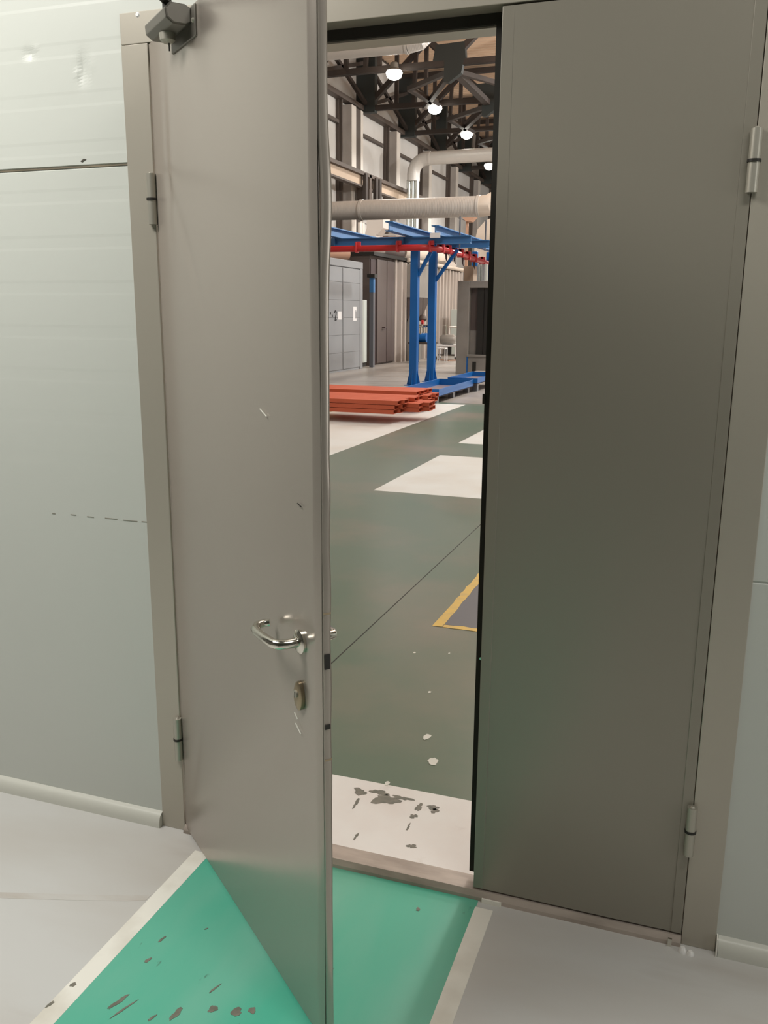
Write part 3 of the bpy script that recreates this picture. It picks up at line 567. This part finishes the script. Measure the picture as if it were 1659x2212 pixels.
# pale cabinet in the gap
t = T('pale_cabinet', (-8.6, 23.1, 0), 'narrow pale cabinet in the gap between the grey and the brown booth', 'cabinet')
t.part('body', B().box(-9.2, -8.27, 22.75, 23.5, 0.12, 1.98), 'palecab', bevel=0.012); t.part('door', B().box(-8.27, -8.255, 22.78, 23.2, 0.15, 1.95), 'palecab', bevel=0.006); t.part('plinth', B().box(-9.18, -8.3, 22.77, 23.48, 0.0, 0.12), 'dark')
# ---- brown spray booth with ribbed side
t = T('brown_booth', (-10, 29, 0), 'large dark brown drying booth with a ribbed grey side', 'booth')
t.part('body', B().box(-12.0, -8.28, 23.75, 34.6, 0.0, 3.3), 'booth')
t.part('doorway', B().box(-8.30, -8.26, 23.8, 24.25, 0.0, 3.2), 'maroon')
for (a, c) in ((24.28, 25.15), (25.2, 25.92)): t.part('door', B().box(-8.30, -8.22, a, c, 0.05, 3.22), 'booth', bevel=0.015)
t.part('door_handle', B().tube([(-8.22, 24.75, 1.15), (-8.14, 24.75, 1.15), (-8.14, 24.9, 1.15)], 0.02, 8), 'maroon')
t.part('corner_post', B().box(-8.32, -8.2, 25.95, 26.12, 0.0, 3.32), 'rib', bevel=0.01)
ys = [26.28, 26.7, 27.1] + [27.6 + 0.46 * k for k in range(15)]
for yk in ys: t.part('rib', B().prism([(-8.28, yk, 0.0), (-8.12, yk + 0.05, 0.0), (-8.12, yk + 0.2, 0.0), (-8.28, yk + 0.26, 0.0)], (0, 0, 3.25)), 'rib')
t.part('recess', B().box(-8.282, -8.27, 26.12, 34.5, 0.0, 3.3), 'ribdark')
t.part('top_rail', B().tube([(-8.1, 26.9, 3.34), (-8.1, 34.55, 3.34)], 0.07, 10), 'tank', smooth=True)
t.part('roof_edge', B().box(-12.02, -8.12, 23.7, 34.62, 3.3, 3.4), 'dark')
# overhead duct on the booth roof
t = T('booth_duct', (-9, 30, 3.4), 'thick dull pipe lying along the roof of the brown booth', 'duct')
t.part('pipe', B().tube([(-9.0, 23.9, 3.67), (-9.0, 28.6, 3.67)], 0.26, 16), 'booth', smooth=True); t.part('pipe', B().tube([(-9.0, 28.6, 3.73), (-8.8, 33.4, 3.75)], 0.32, 18), 'tank', smooth=True)
t.part('box', B().box(-8.9, -8.3, 32.3, 33.9, 3.405, 3.62), 'pipewhite')
tag(obj('loose_tube', B().tube([(-8.5, 23.9, 3.49), (-8.3, 25.0, 3.49)], 0.085, 12), 'column', smooth=True), 'short pale tube lying on the brown booth roof above its doors', 'tube')
# small blue post before the brown booth
t = T('blue_grey_post', (-7.95, 23.0, 0), 'thin blue and grey post in front of the brown booth doorway', 'post')
t.part('shaft', B().box(-8.0, -7.88, 23.0, 23.14, 0.0, 2.2), 'bluegrey'); t.part('upper_sleeve', B().box(-8.002, -7.878, 22.998, 23.142, 2.2, 2.62), 'blue2'); t.part('cap', B().box(-8.06, -7.82, 22.94, 23.2, 2.62, 2.72), 'black')
# hood on the ribbed side
t = T('grey_hood', (-7.9, 27.7, 0), 'grey boxed hood with a sloped underside on the ribbed booth side', 'hood')
t.part('box', B().box(-8.12, -7.75, 26.9, 28.5, 2.12, 3.2), 'mach', bevel=0.01); t.part('slope', B().prism([(-7.76, 26.95, 2.12), (-8.12, 26.95, 2.12), (-8.12, 26.95, 1.30)], (0, 1.5, 0)), 'booth')
t.part('stand', B().box(-8.12, -8.02, 26.95, 28.45, 0.0, 1.4), 'mach'); t.part('pipe', B().tube([(-7.75, 26.45, 0.9), (-7.75, 26.45, 2.7)], 0.035, 8), 'pipewhite', smooth=True)
t.part('lamp_cable', B().tube([(-7.7, 27.4, 2.12), (-7.7, 27.4, 1.5)], 0.012, 6), 'black'); t.part('spotlight', B().tube([(-7.7, 27.4, 1.56), (-7.7, 27.4, 1.42), (-7.7, 27.4, 1.33)], [0.07, 0.16, 0.10], 12), 'girt', smooth=True)
# pump bench behind the blue posts
t = T('pump_stand', (-7.3, 26.1, 0), 'cluttered dark pump stand with blue motors behind the first blue post', 'machine')
for (x, y_) in ((-7.6, 25.8), (-7.0, 25.8), (-7.6, 26.6), (-7.0, 26.6)): t.part('leg', B().box(x - 0.03, x + 0.03, y_ - 0.03, y_ + 0.03, 0.0, 0.62), 'maroon')
t.part('top', B().box(-7.68, -6.92, 25.72, 26.68, 0.62, 0.68), 'girt')
for yk in (25.95, 26.4): t.part('motor', B().tube([(-7.5, yk, 0.82), (-7.1, yk, 0.82)], 0.14, 14), 'blue', smooth=True)
for yk in (25.9, 26.2, 26.5): t.part('valve', B().tube([(-7.3, yk, 0.9), (-7.3, yk, 1.2)], 0.035, 8).tube([(-7.38, yk, 1.2), (-7.22, yk, 1.2)], 0.05, 8), 'chrome', smooth=True)
t.part('gauge', B().tube([(-7.25, 25.85, 1.32), (-7.2, 25.85, 1.32)], 0.07, 14), 'red'); t.part('gauge_pipe', B().tube([(-7.25, 25.85, 1.2), (-7.25, 25.85, 1.3)], 0.02, 8), 'chrome')
t = T('stool', (-6.95, 27.3, 0), 'small white stool between the two blue posts', 'stool')
t.part('seat', B().box(-7.1, -6.8, 27.15, 27.45, 0.42, 0.46), 'paper', bevel=0.01)
for (x, y_) in ((-7.08, 27.17), (-6.82, 27.17), (-7.08, 27.43), (-6.82, 27.43)): t.part('leg', B().box(x - 0.015, x + 0.015, y_ - 0.015, y_ + 0.015, 0.0, 0.42), 'paper')
# compressor
t = T('air_compressor', (-7.1, 28.7, 0), 'small grey air compressor with a round tank on a white trolley', 'compressor')
t.part('tank', B().tube([(-7.45, 28.7, 0.70), (-7.42, 28.7, 0.70), (-7.34, 28.7, 0.70), (-6.96, 28.7, 0.70), (-6.88, 28.7, 0.70), (-6.85, 28.7, 0.70)], [0.04, 0.13, 0.18, 0.18, 0.13, 0.04], 18), 'mach', smooth=True)
t.part('tray', B().box(-7.55, -6.75, 28.45, 28.95, 0.46, 0.52), 'paper', bevel=0.01)
for (x, y_) in ((-7.5, 28.48), (-6.8, 28.48), (-7.5, 28.92), (-6.8, 28.92)): t.part('leg', B().box(x - 0.025, x + 0.025, y_ - 0.025, y_ + 0.025, 0.08, 0.46), 'paper')
t.part('shelf', B().box(-7.5, -6.8, 28.5, 28.9, 0.14, 0.18), 'girt'); t.part('canister', B().tube([(-7.15, 28.7, 0.18), (-7.15, 28.7, 0.44)], 0.14, 14), 'dark', smooth=True)
for (x, y_) in ((-7.5, 28.48), (-6.8, 28.48), (-7.5, 28.92), (-6.8, 28.92)): t.part('wheel', B().tube([(x - 0.02, y_, 0.06), (x + 0.02, y_, 0.06)], 0.06, 12), 'black', smooth=True)
t.part('pipe', B().tube([(-7.1, 28.7, 0.86), (-7.1, 28.7, 1.14), (-6.6, 28.7, 1.14)], 0.03, 8), 'pipewhite', smooth=True); t.part('pump_head', B().box(-7.34, -7.22, 28.62, 28.78, 0.86, 1.2), 'chrome', bevel=0.01)
t = T('pale_cabinet', (-6.9, 31.4, 0), 'tall pale green cabinet with its door ajar beyond the compressor', 'cabinet')
t.part('body', B().box(-7.75, -6.95, 31.2, 32.0, 0.0, 1.76), 'palecab', bevel=0.01); t.part('door', B().prism([(-6.93, 31.2, 0.06), (-6.5, 30.95, 0.06), (-6.5, 30.99, 0.06), (-6.93, 31.24, 0.06)], (0, 0, 1.68)), 'palecab')
tag(obj('blue_bucket', B().tube([(-6.55, 29.6, 0.0), (-6.55, 29.6, 0.02), (-6.55, 29.6, 0.3)], [0.11, 0.12, 0.16], 14), 'blue', smooth=True), 'small blue bucket on the floor beside the compressor', 'bucket')
tag(obj('air_hose', B().tube([(-7.3, 27.9, 0.02), (-6.8, 27.6, 0.02), (-6.4, 28.2, 0.02), (-6.2, 29.0, 0.02), (-6.35, 29.9, 0.02), (-6.0, 30.4, 0.02)], 0.022, 8), 'woodpanel', smooth=True), 'thin brown hose lying on the floor before the compressor', 'hose')
tag(obj('storage_tank', B().prism([(-8.1 + a, 36.0, z) for a, z in ((0, 0), (3.4, 0), (3.4, 5.6), (0.9, 5.6), (0.45, 5.45), (0.12, 5.1), (0, 4.6))], (0, 3.0, 0)), 'tank'), 'big beige tank with a rounded shoulder behind the blue beams', 'tank')
tag(obj('orange_hood', B().prism([(-8.5, 35.2, 5.55), (-7.9, 35.2, 5.55), (-8.1, 35.2, 5.35), (-8.3, 35.2, 5.35)], (0, 0.5, 0)).box(-8.35, -8.25, 35.4, 35.5, 0.0, 5.36), 'woodpanel'), 'small orange-brown hood on a pole beside the beige tank', 'hood')

# ---- grey blasting machine with a dark opening
t = T('grey_machine', (-3.9, 21.9, 0), 'grey steel machine frame with a tall dark opening beside the closed leaf', 'machine')
YF = 21.3
t.part('side_post', B().box(-4.86, -4.53, YF, YF + 0.9, 0.0, 2.45), 'mach', bevel=0.012); t.part('lintel', B().box(-4.53, -2.9, YF, YF + 0.9, 2.27, 2.45), 'mach', bevel=0.012)
t.part('side_post', B().box(-3.2, -2.9, YF, YF + 0.9, 0.0, 2.27), 'mach', bevel=0.012)
t.part('sill', B().box(-4.56, -3.2, YF - 0.03, YF + 0.3, 0.47, 0.53), 'mach', bevel=0.01); t.part('apron', B().box(-4.53, -3.2, YF + 0.02, YF + 0.1, 0.0, 0.47), 'mach')
t.part('apron_slot', B().box(-4.40, -4.30, YF + 0.012, YF + 0.024, 0.02, 0.34), 'dark'); t.part('blue_edge', B().box(-4.56, -4.53, YF - 0.01, YF + 0.02, 0.0, 0.47), 'blue')
t.part('back_panel', B().box(-4.53, -3.2, YF + 0.85, YF + 0.9, 0.5, 2.27), 'dark'); t.part('inner_panel', B().box(-4.53, -4.36, YF + 0.2, YF + 0.85, 0.53, 1.16), 'mach'); t.part('inner_upper_panel', B().box(-4.53, -4.36, YF + 0.2, YF + 0.85, 1.16, 2.27), 'booth')
t.part('opening_sheet', B().box(-4.33, -3.25, YF + 0.1, YF + 0.14, 0.53, 2.33), 'dark', label='dark sheet across the opening')  # dark sheet filling most of the machine opening
for k in range(5): t.part('opening_strip', B().box(-4.33 + k * 0.2, -4.15 + k * 0.2, YF + 0.075, YF + 0.1, 0.53, 2.30), 'dark')
t.part('top_box', B().box(-4.84, -4.56, YF + 0.5, YF + 0.9, 2.45, 2.86), 'crane', bevel=0.01)
t.part('flue', B().tube([(-4.2, YF + 0.3, 2.45), (-4.2, YF + 0.3, 2.88)], 0.09, 14), 'foil', smooth=True); t.part('flue', B().tube([(-4.36, YF + 0.35, 2.45), (-4.36, YF + 0.35, 2.88)], 0.06, 12), 'foil', smooth=True)
tag(obj('step_block', B().box(-4.1, -3.2, 19.55, 20.6, 0.001, 0.15), 'column', bevel=0.01), 'low grey step on the floor before the grey machine', 'step')

# ---- blue conveyor frame with the red rail
t = T('conveyor_frame', (-4.7, 17.2, 0), 'blue steel conveyor frame with overhead beams on tall posts', 'frame')
def post(x, y_, zt, w=0.17):
    p = t.part('post', B().box(x - w / 2, x + w / 2, y_ - w / 2, y_ + w / 2, 0.02, zt), 'blue', bevel=0.008)
    b = B()
    for sx, sy in ((1, 0), (-1, 0), (0, 1), (0, -1)):
        if sx: b.prism([(x + sx * w / 2, y_ - 0.01, 0.02), (x + sx * (w / 2 + 0.075), y_ - 0.01, 0.02), (x + sx * w / 2, y_ - 0.01, 0.36)], (0, 0.02, 0))
        else: b.prism([(x - 0.01, y_ + sy * w / 2, 0.02), (x - 0.01, y_ + sy * (w / 2 + 0.075), 0.02), (x - 0.01, y_ + sy * w / 2, 0.36)], (0.02, 0, 0))
    t.part('foot_gusset', b, 'blue', p); t.part('foot_plate', B().box(x - 0.17, x + 0.17, y_ - 0.17, y_ + 0.17, 0.0, 0.02), 'blue', p)
post(-4.73, 17.15, 3.09); post(-4.69, 18.4, 3.08); post(-4.80, 22.9, 3.3, 0.14); post(-4.47, 23.2, 3.3, 0.14)
def ibeam(name, p, q, w, h, m='blue2'):
    p, q = Vector(p), Vector(q); d = (q - p).normalized(); up_ = Vector((0, 0, 1))
    b = B().bar(p + up_ * (h / 2 - 0.012), q + up_ * (h / 2 - 0.012), w, 0.022).bar(p - up_ * (h / 2 - 0.012), q - up_ * (h / 2 - 0.012), w, 0.022).bar(p, q, 0.022, h - 0.02)
    return t.part(name, b, m)
cb = ibeam('cross_beam', (-9.0, 17.15, 3.165), (-3.47, 17.15, 3.165), 0.14, 0.17)
cb2 = ibeam('cross_beam', (-5.0, 18.4, 3.165), (-3.35, 18.4, 3.165), 0.14, 0.17)
for xk in (-6.66, -5.03): t.part('stiffener', B().box(xk - 0.045, xk + 0.045, 17.06, 17.09, 3.085, 3.25), 'blue2', cb)
ibeam('long_beam', (-6.55, 12.5, 3.35), (-6.55, 21.5, 3.35), 0.17, 0.20); ibeam('long_beam', (-4.86, 15.75, 3.35), (-4.86, 21.5, 3.35), 0.17, 0.20); ibeam('long_beam', (-4.12, 16.6, 3.33), (-4.12, 24.0, 3.33), 0.17, 0.20)
t.part('brace', B().bar((-4.66, 17.15, 2.42), (-4.28, 17.15, 3.08), 0.07, 0.07), 'blue'); t.part('brace', B().bar((-4.62, 18.4, 2.36), (-4.1, 18.4, 3.05), 0.07, 0.07), 'blue')
for (x, y_) in ((-3.98, 18.1), (-3.62, 19.1)): t.part('hanger_rod', B().tube([(x, y_, 3.05), (x, y_, 3.75)], 0.018, 8), 'bluegrey')
t.part('tag_plate', B().box(-4.19, -3.97, 16.45, 16.47, 3.16, 3.26), 'paper')
t = T('overhead_rail', (-4.4, 17, 2.9), 'bright red tubular conveyor rail bending around below the blue beams', 'rail')
rp = [(-9.0, 16.9, 3.0), (-5.2, 16.9, 3.0), (-4.6, 16.92, 3.0), (-4.4, 17.0, 3.0), (-4.27, 17.25, 3.0), (-4.22, 17.7, 3.0), (-4.25, 19.0, 3.0), (-4.4, 21.0, 3.0), (-4.55, 24.5, 3.0), (-4.55, 26.5, 3.0)]
t.part('track', B().tube(rp, 0.068, 12), 'red', smooth=True)
for (x, y_, ax) in ((-6.9, 16.9, 0), (-6.02, 16.9, 0), (-5.06, 16.9, 0), (-4.36, 17.05, 0), (-4.25, 17.5, 1), (-4.23, 18.0, 1), (-4.24, 18.6, 1), (-4.27, 19.3, 1), (-4.33, 20.2, 1), (-4.41, 21.2, 1), (-4.48, 22.4, 1)):
    h = 0.075
    b = B().box(x - 0.02, x + 0.02, y_ - h - 0.01, y_ + h + 0.01, 2.915, 3.13) if ax == 0 else B().box(x - h - 0.01, x + h + 0.01, y_ - 0.03, y_ + 0.03, 2.925, 3.12)
    c_ = t.part('clamp', b, 'redlight', bevel=0.006)
    t.part('lug', B().box(x - 0.02, x + 0.085, y_ - 0.03, y_ + 0.03, 3.06, 3.15) if ax == 0 else B().box(x - 0.03, x + 0.03, y_ - 0.03, y_ + 0.22, 3.06, 3.13), 'redlight', c_)
for (x, y_) in ((-4.23, 17.9), (-4.25, 18.7), (-4.29, 19.6), (-4.42, 21.3), (-4.5, 22.8)):
    t.part('hook', B().tube([(x, y_, 2.95), (x, y_, 2.82), (x + 0.02, y_, 2.74)], [0.03, 0.02, 0.008], 8), 'maroon', smooth=True)
# ---- blue tray on the floor
def tray(label, x0, x1, y0, y1, z0, z1, feet):
    t = T('drip_tray', ((x0 + x1) / 2, (y0 + y1) / 2, 0), label, 'tray', 'blue trays on the hall floor')
    t.part('bottom', B().box(x0, x1, y0, y1, z0, z0 + 0.015), 'trayin')
    for (a, b_, c, d) in ((x0, x0 + 0.02, y0, y1), (x1 - 0.02, x1, y0, y1), (x0 + 0.02, x1 - 0.02, y0, y0 + 0.02), (x0 + 0.02, x1 - 0.02, y1 - 0.02, y1)): t.part('side', B().box(a, b_, c, d, z0, z1), 'blue', bevel=0.004)
    for (x, y_) in feet: t.part('foot', B().box(x - 0.05, x + 0.05, y_ - 0.07, y_ + 0.07, 0.001, z0), 'bluegrey')
tray('low blue steel tray on short feet beside the orange beams', -3.78, -3.03, 13.35, 15.95, 0.12, 0.26, [(x, y_) for x in (-3.68, -3.13) for y_ in (13.45, 14.6, 15.75)])
tray('second blue steel tray continuing behind the first towards the machine', -3.60, -2.95, 15.97, 18.1, 0.17, 0.29, [(x, y_) for x in (-3.5, -3.05) for y_ in (16.2, 17.9)])

# ---- stacks of orange primed box beams
def beam_mesh(L_, w, h, th=0.006):
    b = B(); o = [(-w / 2, 0), (w / 2, 0), (w / 2, h), (-w / 2, h)]; i = [(-w / 2 + th, th), (w / 2 - th, th), (w / 2 - th, h - th), (-w / 2 + th, h - th)]
    v = [(x, y_, z) for x in (-L_, 0) for (y_, z) in o] + [(x, y_, z) for x in (-L_, 0) for (y_, z) in i]
    f = []
    for k in range(4):
        n = (k + 1) % 4
        f += [(k, n, 4 + n, 4 + k), (8 + k, 12 + k, 12 + n, 8 + n), (k, 8 + k, 8 + n, n), (4 + k, 4 + n, 12 + n, 12 + k)]
    return b.add(v, f)
BW, BH = 0.205, 0.068
me = obj('steel_beam', beam_mesh(5.6, BW - 0.008, BH - 0.007), 'orange')
first = True
def put(x, y_, z, label, group):
    global first
    o = me if first else me.copy()
    if not first: C.objects.link(o)
    first = False
    o.location = (x, y_, z); tag(o, label, 'beam', group)
for j in range(5):
    for k in range(3):
        x = -2.78 + (0.05 if k == 2 and j == 0 else 0) + (0.0, 0.10, 0.02, 0.12, 0.05)[j] * (1 if k == 2 else 0.4) + (0.2 + 0.03 * j if k < 2 and j > 1 else 0) + random.uniform(-0.02, 0.02)
        put(x, 10.22 + j * BW, 0.15 + k * BH, 'long orange primed steel box beam in the nearer stack', 'orange beams in the nearer stack')
for j in range(4):
    for k in range(3):
        x = -2.92 + 0.012 * j + (0.06 + 0.06 * (j % 2) if k == 1 else 0) + (-0.05 if k == 0 and j == 0 else 0) + (0.10 if k == 0 and j > 1 else 0) + random.uniform(-0.015, 0.015)
        put(x, 11.72 + j * BW, 0.15 + k * (BH + 0.004), 'long orange primed steel box beam in the farther stack', 'orange beams in the farther stack')
for k, (x, lab) in enumerate(((-4.35, 'pale timber bearer under the free half of the orange beams'), (-7.6, 'pale timber bearer under the far half of the orange beams'))):
    tag(obj('timber_bearer', B().box(x - 0.06, x + 0.06, 10.05, 12.5, 0.0012, 0.15), 'bearer', bevel=0.005), lab, 'bearer')
